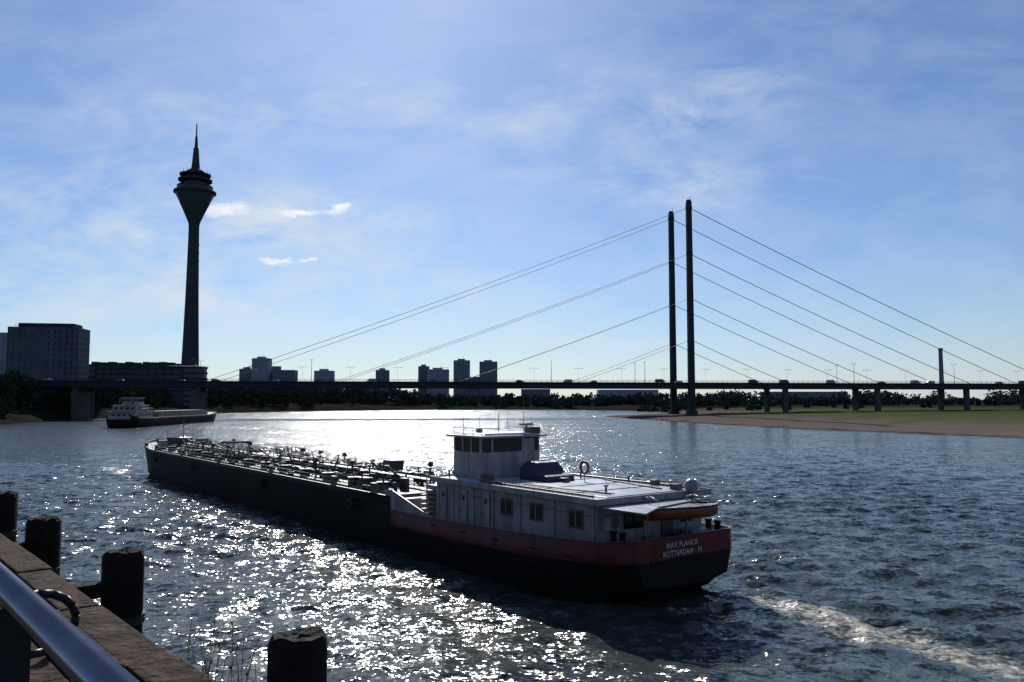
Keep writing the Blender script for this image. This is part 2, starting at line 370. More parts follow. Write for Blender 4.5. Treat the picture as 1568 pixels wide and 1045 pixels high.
for i in range(170):
    t=random.random(); y=350+t*480; x=-236-random.uniform(-6,60)+(max(0,y-610)*.5)
    pts.append((x,y,random.uniform(8,15)))
treeline('distant_trees_left_bank',pts,120,1.5,(.45,.65),low=.02)
for k,(x,y,h) in enumerate([(-228,372,17),(-238,392,20),(-219,352,13),(-246,405,19),(-230,385,15),(-222,362,9),(-215,345,7)]):
    mb=MB(); tree(mb,x,y,ground_z(x,y),h,h*.42,1500,.7); mb.build('broadleaf_tree',[M_leaf,M_bark])

# ---------------------------------------------------------------- buildings
def tower_block(name,x,y,w,d,z0,h,fl,mats=(M_far,M_farg),rz=0,roof=True,cols=8):
    mb=MB(); mb.bx(-w/2+.3,w/2-.3,-d/2+.3,d/2-.3,0,h,1)
    fh=h/fl
    for i in range(fl+1): mb.bx(-w/2,w/2,-d/2,d/2,i*fh-(0.7 if i else 0),i*fh+.7,0)
    for i in range(cols+1):
        xx=-w/2+.4+i*(w-.8)/cols
        mb.bx(xx-.35,xx+.35,-d/2+.05,d/2-.05,.1,h-.1,0)
    nd=max(2,int(cols*d/w))
    for i in range(nd+1):
        yy=-d/2+.4+i*(d-.8)/nd; mb.bx(-w/2+.06,w/2-.06,yy-.35,yy+.35,.12,h-.12,0)
    if roof:
        mb.bx(-w*.25,w*.2,-d*.25,d*.25,h,h+3.2,0); mb.cyl((w*.1,0,h+3),(w*.1,0,h+9),.15,.08,5,0)
    return mb.build(name,list(mats),loc=(x,y,z0),rz=rz)
def far(name,px,wpx,top,Y_,fl,m=(M_far,M_farg),rz=0,z0=4,roof=True,dd=None,cols=6):
    Xc=(px-784)/1250*Y_; W=wpx/1250*Y_; zt=10+(612-top)/1250*Y_
    tower_block(name,Xc,Y_,W,dd or W*.8,z0,zt-z0,fl,m,rz,roof,cols)
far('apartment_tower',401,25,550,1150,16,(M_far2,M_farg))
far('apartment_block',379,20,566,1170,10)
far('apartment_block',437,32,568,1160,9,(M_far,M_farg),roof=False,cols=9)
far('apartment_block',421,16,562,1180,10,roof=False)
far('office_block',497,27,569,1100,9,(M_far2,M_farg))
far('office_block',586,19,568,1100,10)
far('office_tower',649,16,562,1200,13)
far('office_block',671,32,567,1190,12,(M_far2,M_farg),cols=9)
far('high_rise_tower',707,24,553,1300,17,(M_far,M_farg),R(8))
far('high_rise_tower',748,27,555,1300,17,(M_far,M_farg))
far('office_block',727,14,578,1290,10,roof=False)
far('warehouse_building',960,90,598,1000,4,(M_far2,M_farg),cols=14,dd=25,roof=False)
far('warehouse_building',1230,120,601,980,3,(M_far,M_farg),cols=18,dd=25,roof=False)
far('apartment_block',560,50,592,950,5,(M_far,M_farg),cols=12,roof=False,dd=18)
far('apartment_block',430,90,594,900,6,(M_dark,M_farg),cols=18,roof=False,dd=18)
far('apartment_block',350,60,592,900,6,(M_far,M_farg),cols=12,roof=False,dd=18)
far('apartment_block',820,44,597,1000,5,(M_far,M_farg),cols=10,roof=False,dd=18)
ob=empty('office_building',(-302,530,5),R(10))
def part(o,n): o.name=n; o.parent=ob; return o
part(tower_block('x',1,0,42,22,0,50.5,13,(M_office,M_farg),0,False,12),'main_block')
part(tower_block('x',-27,2,13,18,0,47,12,(M_far2,M_farg),0,False,4),'side_wing')
mb=MB(); mb.bx(-16,17,-8,8,0,2.6,0)
for i in range(12): mb.cyl((-17+i*3.1,-9,-.1),(-17+i*3.1,-9,1.2+random.random()*2),.1,.08,5,0)
mb.bx(-18,19,-10.2,-10,.9,1.0,0)
o=mb.build('rooftop_plant_room',[M_dark],ob,loc=(1,0,51.3))
mb=MB()
prof=[(17,5)];ms=[]
for i in range(7):
    z0=5+i*4.2; z1=z0+4.2
    prof+=[(16.4,z0+.1),(16.4,z1-1.3),(17,z1-1.2),(17,z1)]; ms+=[0,1,0,0]
prof+=[(10,35),(9,36.5),(1,36.5)]; ms+=[0,0,0]
mb.lathe(prof,(-246,612),36,0,ms)
for (x0_,x1_,y0_,y1_,zt_) in((-318,-252,600,628,36),(-300,-240,588,599.5,33),(-330,-300,640,655,28)):
    mb.bx(x0_+.4,x1_-.4,y0_+.4,y1_-.4,4,zt_-.2,1)
    n_=int((zt_-5)/4)
    for i in range(n_+1): mb.bx(x0_,x1_,y0_,y1_,5+i*(zt_-5)/n_-1.6,5+i*(zt_-5)/n_,0)
    for i in range(12): xx=x0_+i*(x1_-x0_)/11; mb.bx(xx-.3,xx+.3,y0_+.1,y1_-.1,4,zt_-.3,0)
for i in range(10): 
    xx=-312+i*6.3; mb.box((xx,612,37),(random.uniform(2,5),6,random.uniform(1,2.6)),0)
mb.build('parliament_building',[M_dark,M_farg])
tower_block('riverside_building',-262,470,40,18,5,12,4,(M_dark,M_farg),R(78),False,10)
tower_block('riverside_building',-300,440,60,14,5,11,3,(M_dark,M_farg),R(5),False,14)
mb=MB(); mb.lathe([(2.1,0),(1.6,48),(1.9,48.2),(1.9,50),(1.2,50)],(0,0),12,0); mb.build('chimney',[M_far],loc=(368,700,4))

# tv tower
mb=MB()
prof=[(13,0),(12.5,3),(8.6,5),(7.9,16),(7.1,34),(6.2,62),(5.3,95),(4.7,125),(4.3,150),(4.4,155),(5.2,158),(8.6,166),(12.2,174),(15.8,181.5),(17.4,182.4),(17.4,184),(15.2,185),(14.4,187.6),(14.8,188),(14.6,188.6),(9.2,189.4),(9,192),(13.8,192.8),(14,194.3),(9,194.6),(8.2,197),(12.8,197.8),(12.8,199),(7.6,199.3),(6.8,202),(3.6,204),(3.0,210),(2.1,222),(1.4,223),(1.0,232),(.6,233),(.45,243),(.2,244)]
ms=[0]*len(prof); ms[12]=1; ms[16]=1; ms[20]=1; ms[24]=1
mb.lathe(prof,(0,0),40,0,ms)
for i in range(18):
    a=i/18*6.28; mb.cyl((12.4*math.cos(a),12.4*math.sin(a),199),(12.4*math.cos(a),12.4*math.sin(a),199+random.uniform(1.5,5.5)),.14,.1,4,0)
    mb.cyl((13.4*math.cos(a),13.4*math.sin(a),194),(13.4*math.cos(a),13.4*math.sin(a),195.6),.12,.1,4,0)
for i in range(12): 
    mb.bx(4.5-.5-i*.02,5.2,-.3,.3,0+60+i*7,61+i*7,1)
mb.build('tv_tower',[M_concrete,M_farg],loc=(-273,692,4.5))

# ---------------------------------------------------------------- bridge
BC=(96.6,464); BA=math.atan2(.152,.988)
br=empty('cable_stayed_bridge',(BC[0],BC[1],0),BA)
mb=MB()
mb.bx(-480,520,-13.6,13.6,18.2,19.2,1)
for s_ in(-1,1):
    mb.bx(-480,520,s_*13.4-.9,s_*13.4+.9,16.1,19.35,0)
    mb.bx(-480,520,s_*14.6-.12,s_*14.6+.12,20.25,20.4,0)
    mb.bx(-480,520,s_*14.6-.5,s_*14.6+.3,18.9,19.15,0)
    for i in range(334): mb.bx(-480+i*3-.06,-480+i*3+.06,s_*14.6-.05,s_*14.6+.05,19.15,20.25,0)
    mb.bx(-480,520,s_*14.6-.04,s_*14.6+.04,19.6,19.68,0)
for i in range(125): mb.bx(-480+i*8-.25,-480+i*8+.25,-12.5,12.5,16.8,18.2,0)
mb.build('deck',[M_steeld,M_asph],br)
for s_ in(-1,1):
    mb=MB()
    mb.box((0,s_*14.3,60.2),(3.4,2.8,120.4),0,topx=.8,top=.85)
    mb.box((0,s_*14.3,2),(5.5,5,4),0,top=.9)
    mb.box((0,s_*14.3,120.9),(2.2,1.9,1.0),0)
    mb.cyl((.8,s_*14.3,121),(.8,s_*14.3,123.5),.12,.1,5,0)
    for z in(117,91,66,43): mb.box((0,s_*14.3,z),(3.3,1.8,1.6),0)
    mb.build('pylon',[M_steeld],br)
mb=MB()
for s_ in(-1,1):
    for z,l,r_ in((117,256,226),(91,192,169.5),(66,128,113),(43,64,56.5)):
        for o in(-.25,.25):
            for end in(-l,r_):
                P=[]
                for i in range(13):
                    t=i/12; P.append((end*t,s_*14.3+o,z+(19.3-z)*t-4*.008*abs(end)*t*(1-t)))
                mb.tube(P,.10,5,0)
mb.build('stay_cables',[M_cable],br)
mb=MB()
for x in(56.5,113,169.5,226,282,338,395,-318,-262,-375):
    for s_ in(-1,1):
        mb.box((x,s_*11.3,8.2),(2.6,2.2,16),0,top=1.0); mb.box((x,s_*11.3,16),(3.2,2.8,.5),0)
    if x<0: mb.box((x,0,7),(2,22,14),0)
mb.build('piers',[M_pier],br)
def bw(lx,ly): return (BC[0]+lx*math.cos(BA)-ly*math.sin(BA),BC[1]+lx*math.sin(BA)+ly*math.cos(BA))
mb=MB(); mb.cyl((0,0,0),(0,0,11),.16,.09,6,0)
for s_ in(-1,1):
    mb.tube([(0,0,10.8),(s_*1.2,0,11.4),(s_*2.6,0,11.5)],.08,5,0); mb.box((s_*2.8,0,11.45),(1.2,.4,.18),0)
lm=mb.build('street_lamp',[M_steeld],loc=(*bw(-400,-9),19.2),rz=BA+R(0))
mb=MB(); mb.cyl((0,0,0),(0,0,8.2),.05,.04,5,0)
for s_ in(-1,1): mb.tube([(0,0,7.9),(s_*1.0,0,8.35),(s_*2.1,0,8.05)],.08,5,0); mb.box((s_*2.2,0,8.0),(.8,.3,.14),0)
lm2=mb.build('bridge_lamp',[M_steeld],loc=(*bw(-410,4),19.2),rz=BA)
for i in range(14):
    x=-380+i*60+random.uniform(-6,6)
    for s_ in(-9,9):
        if abs(x)<6: continue
        if (i%3)==1 or s_>0 and i%2: continue
        o=bpy.data.objects.new('street_lamp',lm.data); scene.collection.objects.link(o); o.location=(*bw(x,s_),19.2); o.rotation_euler=(0,0,BA+R(80))
for i in range(30):
    x=-385+i*25; o=bpy.data.objects.new('bridge_lamp',lm2.data); scene.collection.objects.link(o); o.location=(*bw(x,2),19.2); o.rotation_euler=(0,0,BA)
def car(mt,kind):
    mb=MB()
    prof=[(-2.2,.35),(-2.25,.8),(-2.0,.95),(-1.6,1.42),(.5,1.45),(1.1,.98),(2.0,.85),(2.2,.6),(2.15,.35)] if kind==0 else [(-2.6,.35),(-2.65,1.1),(-2.5,2.1),(1.4,2.15),(2.1,1.3),(2.6,1.1),(2.65,.35)]
    n=len(prof); b_=len(mb.v)
    for y_ in(-.88,.88):
        for (x,z) in prof: mb.v.append((x,y_*(0.86 if z>1.2 else 1),z))
    for i in range(n):
        j=(i+1)%n; g=(1 if kind==0 and i in(2,4) else 0); mb.face((b_+i,b_+j,b_+n+j,b_+n+i),g)
    mb.face([b_+i for i in reversed(range(n))],0); mb.face([b_+n+i for i in range(n)],0)
    for y_ in(-.885,.885): mb.bx(-1.35,.45,y_-.01,y_+.01,.98,1.34,1)
    for x in(-1.4,1.4):
        for y_ in(-.8,.8): mb.cyl((x,y_-.1,.33),(x,y_+.1,.33),.33,.33,12,2)
    return mb.build('car' if kind==0 else 'delivery_van',[mt,M_glass,M_rubber])
base=[car(M_carA,0),car(M_carB,0),car(M_carB,1),car(M_carA,1)]
used=set()
for i in range(26):
    k=random.choice([0,0,1,1,2,3]); x=-330+i*26+random.uniform(-8,8); side=random.choice((-8,-5,6,9))
    if k in used: o=bpy.data.objects.new(base[k].name.split('.')[0],base[k].data); scene.collection.objects.link(o)
    else: o=base[k]; used.add(k)
    o.location=(*bw(x,side),19.21); o.rotation_euler=(0,0,BA+(math.pi if side>0 else 0))
for k in range(4):
    if k not in used: base[k].location=(*bw(-350-8*k,-5),19.21); base[k].rotation_euler=(0,0,BA)

# ---------------------------------------------------------------- ship
def hull(mb,st,redx):
    b0=len(mb.v); N=12
    for (x,hw,zt,zd,bd,zc,wc,wb,zb,sh) in st:
        hi=max(hw-.14,.01)
        half=[(x,hi,zd),(x,hi,zt),(x,hw,zt),(x-sh*.1,hw*.995,zt-bd),(x-sh*.5,wc,zc),(x-sh,wb,zb)]
        for p in half: mb.v.append(p)
        for p in reversed(half): mb.v.append((p[0],-p[1],p[2]))
    for k in range(len(st)-1):
        xm=st[k][0]
        for i in range(N):
            j=(i+1)%N
            mi=0
            if i in(2,8): mi=1 if xm<redx else 0
            if i in(0,1,9,10): mi=3
            if i==11: mi=2
            a=b0+k*N; c=b0+(k+1)*N
            mb.face((a+i,a+j,c+j,c+i),mi,i in(2,3,4,6,7,8))
    a=b0
    mb.face((a+2,a+9,a+8,a+3),1); mb.face((a+3,a+8,a+7,a+4),0); mb.face((a+4,a+7,a+6,a+5),0)
    x,hw,zt,zd=st[0][:4]; mb.bx(x+.03,x+.12,-hw+.1,hw-.1,zd,zt-.01,3)
    c=b0+(len(st)-1)*N; mb.face([c+i for i in range(N)],0)
SA=math.atan2(.798,-.603); SO=(8.6,40.9,0)
ship=empty('inland_tanker_ship',SO,SA)
st=[(0,3.35,3.35,2.3,1.05,1.15,3.0,1.6,.95,0),(.35,3.95,3.34,2.3,1.05,1.05,3.55,2.2,.8,0),(1.1,4.38,3.28,2.3,1.05,.9,4.1,3,.4,0),(2.6,4.66,3.2,2.3,1.05,.6,4.5,3.6,-.3,0),(5,4.75,3.08,2.3,1.1,.4,4.7,4,-1,0),(9,4.75,2.92,2.3,1.1,.3,4.73,4.2,-1,0),(14,4.75,2.78,2.3,1.1,.3,4.73,4.2,-1,0),(19.0,4.75,2.7,2.3,1.1,.3,4.73,4.2,-1,0),(21.4,4.75,2.72,2.4,1.1,.3,4.73,4.2,-1,0),(21.5,4.75,3.55,3.2,.4,.3,4.73,4.2,-1,0)]
for x in range(28,86,8): st.append((x,4.75,3.55,3.2,.4,.3,4.73,4.2,-1,0))
BWX=-8.0
st+=[(86,4.74,3.6,3.3,.4,.4,4.6,4,-1,0)]
for r_ in [(97,4.55,3.8,3.6,.4,.5,4.2,3.4,-1,.5),(99.5,4.1,4.0,3.8,.4,.5,3.6,2.6,-1,1),(101.5,3.4,4.15,3.9,.4,.5,2.8,1.8,-1,1.5),(103.3,2.4,4.3,4.0,.4,.5,1.8,1,-1,2),(104.6,1.2,4.4,4.1,.4,.5,.8,.4,-1,2.5),(105,.3,4.45,4.1,.4,.5,.1,.05,-1,3)]:
    st.append((r_[0]+BWX,)+r_[1:])
mb=MB(); hull(mb,st,21.4)
for s_ in(-1,1):
    mb.bx(22,86,s_*4.82-.07,s_*4.82+.07,3.0,3.15,0); mb.bx(4,21.3,s_*4.82-.06,s_*4.82+.06,1.55,1.68,0)
    mb.poly([(16.2,s_*4.70,2.7),(21.5,s_*4.70,2.7),(22.6,s_*4.70,3.95),(21.3,s_*4.70,3.95)],3)
    mb.poly([(16.2,s_*4.62,2.7),(21.3,s_*4.62,3.95),(22.6,s_*4.62,3.95),(21.5,s_*4.62,2.7)],3)
    mb.poly([(16.2,s_*4.62,2.7),(16.2,s_*4.70,2.7),(21.3,s_*4.70,3.95),(21.3,s_*4.62,3.95)],3)
mb.bx(21.3,21.45,-4.6,4.6,2.3,3.3,3)
for x in(27,45,66,82):
    mb.torus((x,4.98,2.5),.32,.12,'y',4,16,8); mb.cyl((x,4.86,2.8),(x,4.8,3.5),.02,.02,4,4)
for x in(3.5,6.2,9.5,12.8,16):
    mb.bx(x-.25,x+.25,4.73,4.775,2.28,2.36,0)
o=mb.build('hull',[M_black,M_red,M_deck,M_white,M_rubber],ship)

# deckhouse
mb=MB()
mb.bx(2.3,17,-3.9,3.9,2.32,4.95,0)
mb.bx(17.01,18.6,-3.6,3.6,2.32,4.5,0)
mb.bx(18.61,19.4,-2.6,2.6,2.32,3.9,0)
mb.bx(1.9,17.3,-4.15,4.15,4.96,5.08,1)
for s_ in(-1,1): mb.bx(1.9,17.3,s_*4.17-.03,s_*4.17+.03,4.86,5.18,0)
mb.bx(17.31,17.37,-4.2,4.2,4.86,5.18,0)
mb.bx(1.82,1.89,-4.2,4.2,4.86,5.18,0)
mb.prism([(-1.0,3.9),(1.81,3.9),(1.81,-3.6),(1.4,-3.6),(.3,1.6)],4.72,4.80,1)
mb.tube([(1.4,-3.6,4.76),(.3,1.6,4.76),(-1.0,3.9,4.76),(1.8,3.92,4.76)],.05,6,0)
for x,y in((-.75,3.5),(1.2,-3.3),(.8,3.7)): mb.cyl((x,y,2.3),(x,y,4.72),.03,.03,6,3)
for i in range(4):
    mb.bx(2.6+i*2.6,4.9+i*2.6,-3.2,2.9,5.085,5.125,1)
mb.bx(3,13,3.35,3.43,5.10,5.22,3); mb.bx(3,13,-3.8,-3.72,5.10,5.22,3)
for s_ in(-1,1):
    for x in(9.6,6.95,3.75):
        y=s_*3.9
        mb.bx(x-.55,x+.55,min(y,y+s_*.05),max(y,y+s_*.05),3.55,4.5,3)
        mb.bx(x-.44,x+.44,min(y,y+s_*.065),max(y,y+s_*.065),3.65,4.4,2)
        mb.bx(x-.03,x+.03,min(y,y+s_*.075),max(y,y+s_*.075),3.65,4.4,0)
    for x in(11.6,13.9,16.2):
        y=s_*3.9
        mb.bx(x-.4,x+.4,min(y,y+s_*.04),max(y,y+s_*.04),2.5,4.55,0)
        mb.bx(x-.44,x-.41,min(y,y+s_*.05),max(y,y+s_*.05),2.5,4.6,3); mb.bx(x+.41,x+.44,min(y,y+s_*.05),max(y,y+s_*.05),2.5,4.6,3)
        mb.cyl((x,y+s_*.02,4.1),(x,y+s_*.06,4.1),.14,.14,12,2)
        mb.bx(x+.25,x+.32,min(y,y+s_*.09),max(y,y+s_*.09),3.3,3.4,3)
    for x in(2.4,5.4,8.3,10.8,12.8,15):
        mb.bx(x-.02,x+.02,s_*3.9-(.03 if s_<0 else 0),s_*3.9+(.03 if s_>0 else 0),2.4,4.9,3)
    mb.tube([(2.4,s_*4.0,4.3),(17,s_*4.0,4.3)],.02,5,3)
mb.bx(2.24,2.3,-1.6,-.7,2.4,4.4,3); mb.bx(2.22,2.3,.6,2.0,3.5,4.3,2); mb.bx(2.23,2.3,-3.2,-2.2,3.5,4.3,2)
mb.bx(1.9,2.29,2.5,3.5,3.6,4.3,0); mb.cyl((1.89,3.0,3.95),(1.86,3.0,3.95),.28,.28,14,3)
mb.bx(1.2,2.1,-3.4,-1.9,2.31,3.2,0); mb.cyl((.9,1.8,2.3),(.9,1.8,3.3),.3,.3,12,3)
mb.cyl((1.6,-2.3,4.8),(1.6,-2.3,5.15),.08,.08,8,3); mb.ball((1.6,-2.3,5.46),.38,0,16,10)
for s_ in(-1,1):
    for i in range(8):
        x=2.4+i*1.55; mb.cyl((x,s_*3.98,5.08),(x,s_*3.98,5.32),.02,.02,5,3)
    mb.tube([(2.4,s_*3.98,5.34),(13.2,s_*3.98,5.34)],.02,5,3)
for (x,y,w_,h_) in((5.2,-3.4,.4,.3),(3.0,-2.7,.5,.3),(12.9,2.9,.6,.4),(9.6,-.4,.4,.25)):
    mb.box((x,y,5.13+h_/2),(w_,w_,h_),3)
for (x,y) in((7.2,-3.3),(4.1,1.5),(11,-2.9),(16.6,3.2)):
    mb.cyl((x,y,5.1),(x,y,5.45),.06,.06,8,3); mb.cyl((x,y,5.45),(x,y,5.55),.13,.13,10,0)
mb.tube([(3,2.2,5.2),(9.4,2.9,5.22)],.035,6,3); mb.tube([(3,1.95,5.2),(9.4,2.62,5.22)],.03,6,3)
mb.tube([(2.5,-1.0,5.3),(7.8,-1.9,5.33)],.05,6,3)
for i in range(7): mb.bx(17.5+i*.02,18.4+i*.02,3.62,4.2,2.4+i*.3,2.44+i*.3,3)
mb.cyl((18.2,3.9,2.3),(18.2,3.9,5.0),.05,.05,6,0); mb.cyl((17.5,4.3,2.3),(17.5,4.3,4.9),.05,.05,6,0)
mb.cyl((17.9,1.9,4.5),(17.9,1.9,5.4),.2,.2,10,3);mb.cyl((17.9,-1.9,4.5),(17.9,-1.9,5.9),.2,.2,10,0)
mb.build('deckhouse',[M_white,M_roof,M_glass,M_pipe],ship,bevel=.012)

mb=MB(); mb.torus((9.2,-1.6,5.95),.34,.08,'y',0,22,8)
mb.cyl((9.2,-1.6,5.1),(9.2,-1.6,5.62),.03,.03,6,1)
for x in(7.3,8.0): mb.cyl((x,-2.2,5.1),(x,-2.2,5.7),.02,.02,6,1)
mb.tube([(7.3,-2.2,5.7),(8.0,-2.2,5.7)],.02,6,1)
mb.build('life_ring',[M_orange,M_pipew],ship)
mb=MB()
b_=len(mb.v); P=[(9.9,5.13),(10.0,5.45),(10.8,5.6),(11.2,6.2),(12.3,6.25),(12.7,5.8),(12.75,5.13)]
for y_ in(-1.5,.6):
    for (x,z) in P: mb.v.append((x,-.45+(y_+.45)*(1 if z<6 else .75),z))
n=len(P)
for i in range(n): mb.face((b_+i,b_+(i+1)%n,b_+n+(i+1)%n,b_+n+i),0,False)
mb.face([b_+i for i in reversed(range(n))],0); mb.face([b_+n+i for i in range(n)],0)
mb.build('tarpaulin_cover',[M_tarp],ship,bevel=.08)

# wheelhouse
mb=MB()
x0,x1,yw=14.4,17.4,2.35
mb.bx(x0,x1,-yw,yw,5.09,6.7,0)
mb.bx(x0+.05,x1-.05,-yw+.05,yw-.05,6.71,7.6,2)
for s_ in(-1,1):
    for x in(x0+.06,x0+1.05,x0+2.0,x1-.06): mb.bx(x-.06,x+.06,s_*(yw-.05)-.06,s_*(yw-.05)+.06,6.7,7.6,0)
    mb.bx(x0+1.3,x0+2.1,s_*(yw)-.03,s_*(yw)+.03,5.3,6.65,0)
for y in(-yw+.06,-.95,1.45,yw-.06):
    mb.bx(x0-.02,x0+.1,y-.06,y+.06,6.7,7.6,0); mb.bx(x1-.1,x1+.02,y-.06,y+.06,6.7,7.6,0)
mb.bx(x0-.03,x0+.05,-1.9,-1.05,5.25,7.5,0)
mb.bx(x0-.45,x1+.5,-yw-.3,yw+.3,7.61,7.74,0)
mb.box(((x0+x1)/2,0,7.81),(3.3,4.4,.12),1,top=.9)
for (x,y,h) in((14.3,2.3,.45),(15.3,2.3,.45),(16.4,2.3,.45),(17.6,2.3,.45),(14.3,-2.3,.45),(15.9,-2.3,.45),(17.6,-2.3,.45)): mb.cyl((x,y,7.74),(x,y,7.74+h),.02,.02,5,3)
for y in(2.3,-2.3): mb.tube([(14.3,y,8.2),(17.6,y,8.2)],.022,5,3)
mb.tube([(14.3,-2.3,8.2),(14.3,2.3,8.2)],.022,5,3)
for (x,y,h) in((17.3,1.7,1.5),(17,.6,1.1),(16.5,-.6,1.9),(15.2,.4,.9),(15,-1.5,2.3),(17.4,-2,1.3)): mb.cyl((x,y,7.8),(x,y,7.8+h),.025,.015,5,3)
mb.cyl((15.2,-1.9,7.8),(15.2,-1.9,8.3),.1,.08,8,3); mb.box((15.2,-1.9,8.38),(.25,1.5,.16),0,rz=.4)
mb.box((14.7,-2.0,7.98),(.7,.8,.4),3); mb.ball((16.2,1.2,8.0),.22,0,12,8)
mb.bx(13.9,14.39,-2.3,-1.0,5.09,5.9,0)
mb.build('wheelhouse',[M_white,M_roof,M_glass,M_pipe],ship,bevel=.015)

mb=MB()
def bollard(x,y,z,r=.15,h=.5):
    for d in(-.3,.3):
        mb.cyl((x+d,y,z),(x+d,y,z+h),r,r,12,0); mb.cyl((x+d,y,z+h),(x+d,y,z+h+.07),r*1.25,r*1.25,12,0)
    mb.box((x,y,z+.04),(1.0,.4,.08),0)
for y in(-3.4,3.6): bollard(1.1,y,3.0,.16,.6)
for x in(26,40,55,70,84,90):
    for y in(-4.2,4.2): bollard(x,y,3.3 if x<89 else 3.6,.14,.5)
mb.cyl((.5,-1,2.3),(.5,-1,4.4),.03,.03,6,1)
mb.cyl((.6,0,2.9),(.6,0,3.25),.3,.3,10,0); mb.cyl((.6,-.5,3.1),(.6,.5,3.1),.22,.22,10,0)
mb.cyl((1.2,-3.9,3.3),(1.2,-3.9,3.85),.02,.02,5,1)
mb.build('bollards',[M_black,M_pipew],ship)
mb=MB(); b_=len(mb.v)
secs=[(-2.2,.12,.5),(-1.8,.55,.15),(-1.1,.78,.02),(0,.85,0),(1.1,.8,0),(2.0,.66,.05)]
for (y_,hw,up) in secs:
    for (a,zz) in((-1,.62),(-.85,.3),(-.35,.02),(.35,.02),(.85,.3),(1,.62)): mb.v.append((a*hw,y_,zz+up*(.25 if zz<.5 else .12)))
for k in range(5):
    for i in range(5): mb.face((b_+k*6+i,b_+k*6+i+1,b_+(k+1)*6+i+1,b_+(k+1)*6+i),0,True)
    mb.face((b_+k*6+5,b_+k*6,b_+(k+1)*6,b_+(k+1)*6+5),1)
mb.face([b_+30+i for i in range(6)],0)
for s_ in(-1,1): mb.tube([(s_*sc[1],sc[0],.64+sc[2]*.12) for sc in secs],.05,6,1)
for y in(-1.3,1.3): mb.tube([(1.4,y,-1.6),(1.3,y,.9),(.7,y,1.05),(0,y,.95)],.05,6,2); mb.cyl((0,y,.95),(0,y,.6),.015,.015,4,2)
o=mb.build('dinghy',[M_orange,M_tarp,M_pipew],ship,loc=(.25,.1,4.1),rz=R(-14))

for txt,zz,sz in(('MAX PLANCK',2.93,.31),('ROTTERDAM - N',2.53,.31)):
    cu=bpy.data.curves.new('lettering','FONT'); cu.body=txt; cu.size=sz*1.2; cu.extrude=.006; cu.offset=.006; cu.align_x='CENTER'; cu.align_y='CENTER'
    o=bpy.data.objects.new('stern_lettering',cu); scene.collection.objects.link(o); o.parent=ship
    o.location=(-.03,.3,zz); o.rotation_euler=(R(90),0,R(-90)); cu.materials.append(M_text)

# cargo deck gear
mb=MB()
mb.bx(23,86,-3.3,3.3,3.21,3.42,4)
for y in(-2.2,-1.7,-1.2,.9,1.4,2.3,-2.7):
    x_a=24+random.random()*3; x_b=85-random.random()*6; z=3.75+random.random()*.35
    mb.cyl((x_a,y,z),(x_b,y,z),.11+random.random()*.05,None,8,random.choice([0,0,1]))
    for i in range(18):
        x=x_a+(x_b-x_a)*i/17; mb.bx(x-.06,x+.06,y-.12,y+.12,3.4,z,0)
    for i in range(14):
        x=random.uniform(x_a,x_b); mb.cyl((x-.08,y,z),(x+.08,y,z),.24,.24,10,0)
        if random.random()<.6: mb.cyl((x,y,z),(x,y,z+.55),.05,.05,6,0); mb.torus((x,y,z+.58),.17,.025,'z',2,10,4)
mb.bx(23,87,-.35,.35,4.15,4.2,1)
for i in range(33):
    x=23+i*2
    for y in(-.35,.35): mb.cyl((x,y,3.4),(x,y,4.9),.025,.025,4,0)
for y in(-.35,.35):
    for z in(4.55,4.9): mb.cyl((23,y,z),(87,y,z),.02,.02,4,0)
for xm in(56,57.2,58.4,59.6):
    mb.cyl((xm,-4,4.1),(xm,4,4.1),.16,.16,8,0)
    for y in(-4,4): mb.cyl((xm,y-.06,4.1),(xm,y+.06,4.1),.3,.3,10,2)
    for y in(-3.3,3.3,-2,2): mb.cyl((xm,y,4.1),(xm,y,4.8),.07,.07,6,0); mb.torus((xm,y,4.85),.24,.03,'z',2,10,4)
for i in range(13):
    x=26+i*4.7
    for y in(-2.9,2.9):
        mb.cyl((x,y,3.3),(x,y,3.95),.45,.45,12,0); mb.cyl((x,y,3.95),(x,y,4.05),.52,.5,12,0)
        mb.torus((x,y,4.2),.2,.03,'z',2,10,4); mb.cyl((x,y,4.0),(x,y,4.2),.04,.04,5,0)
    mb.cyl((x+1.7,random.uniform(-2,2),3.4),(x+1.7,random.uniform(-2,2),5.0),.09,.09,8,0)
    y=random.choice((-1,1))*random.uniform(1.5,3)
    mb.cyl((x+2.6,y,3.4),(x+2.6,y,4.75),.1,.1,8,0); mb.cyl((x+2.6,y,4.75),(x+2.6,y,5.1),.24,.18,10,0)
    y=random.uniform(-3,3); mb.box((x+3.6,y,3.75),(random.uniform(.5,1.3),random.uniform(.4,.9),random.uniform(.5,1.0)),random.choice([0,2,0]))
for i in range(170):
    x=random.uniform(24,85); y=random.uniform(-3.4,3.4); h=random.uniform(.3,1.0)
    k=random.random()
    if k<.4: mb.box((x,y,3.4+h/2),(random.uniform(.2,.7),random.uniform(.2,.6),h),random.choice([0,0,0,2]),rz=random.random())
    elif k<.75: mb.cyl((x,y,3.4),(x,y,3.4+h+.3),.07,.07,6,0); mb.cyl((x,y,3.4+h+.3),(x,y,3.5+h+.3),.2,.2,8,0)
    else: mb.tube([(x,y,3.4),(x,y,3.9+h*.5),(x+random.uniform(-1.5,1.5),y,3.9+h*.5)],.08,6,0)
mb.box((33,-1.8,4.6),(1.5,1.1,.8),3); mb.cyl((33,-1.8,3.4),(33,-1.8,4.3),.12,.12,6,0)
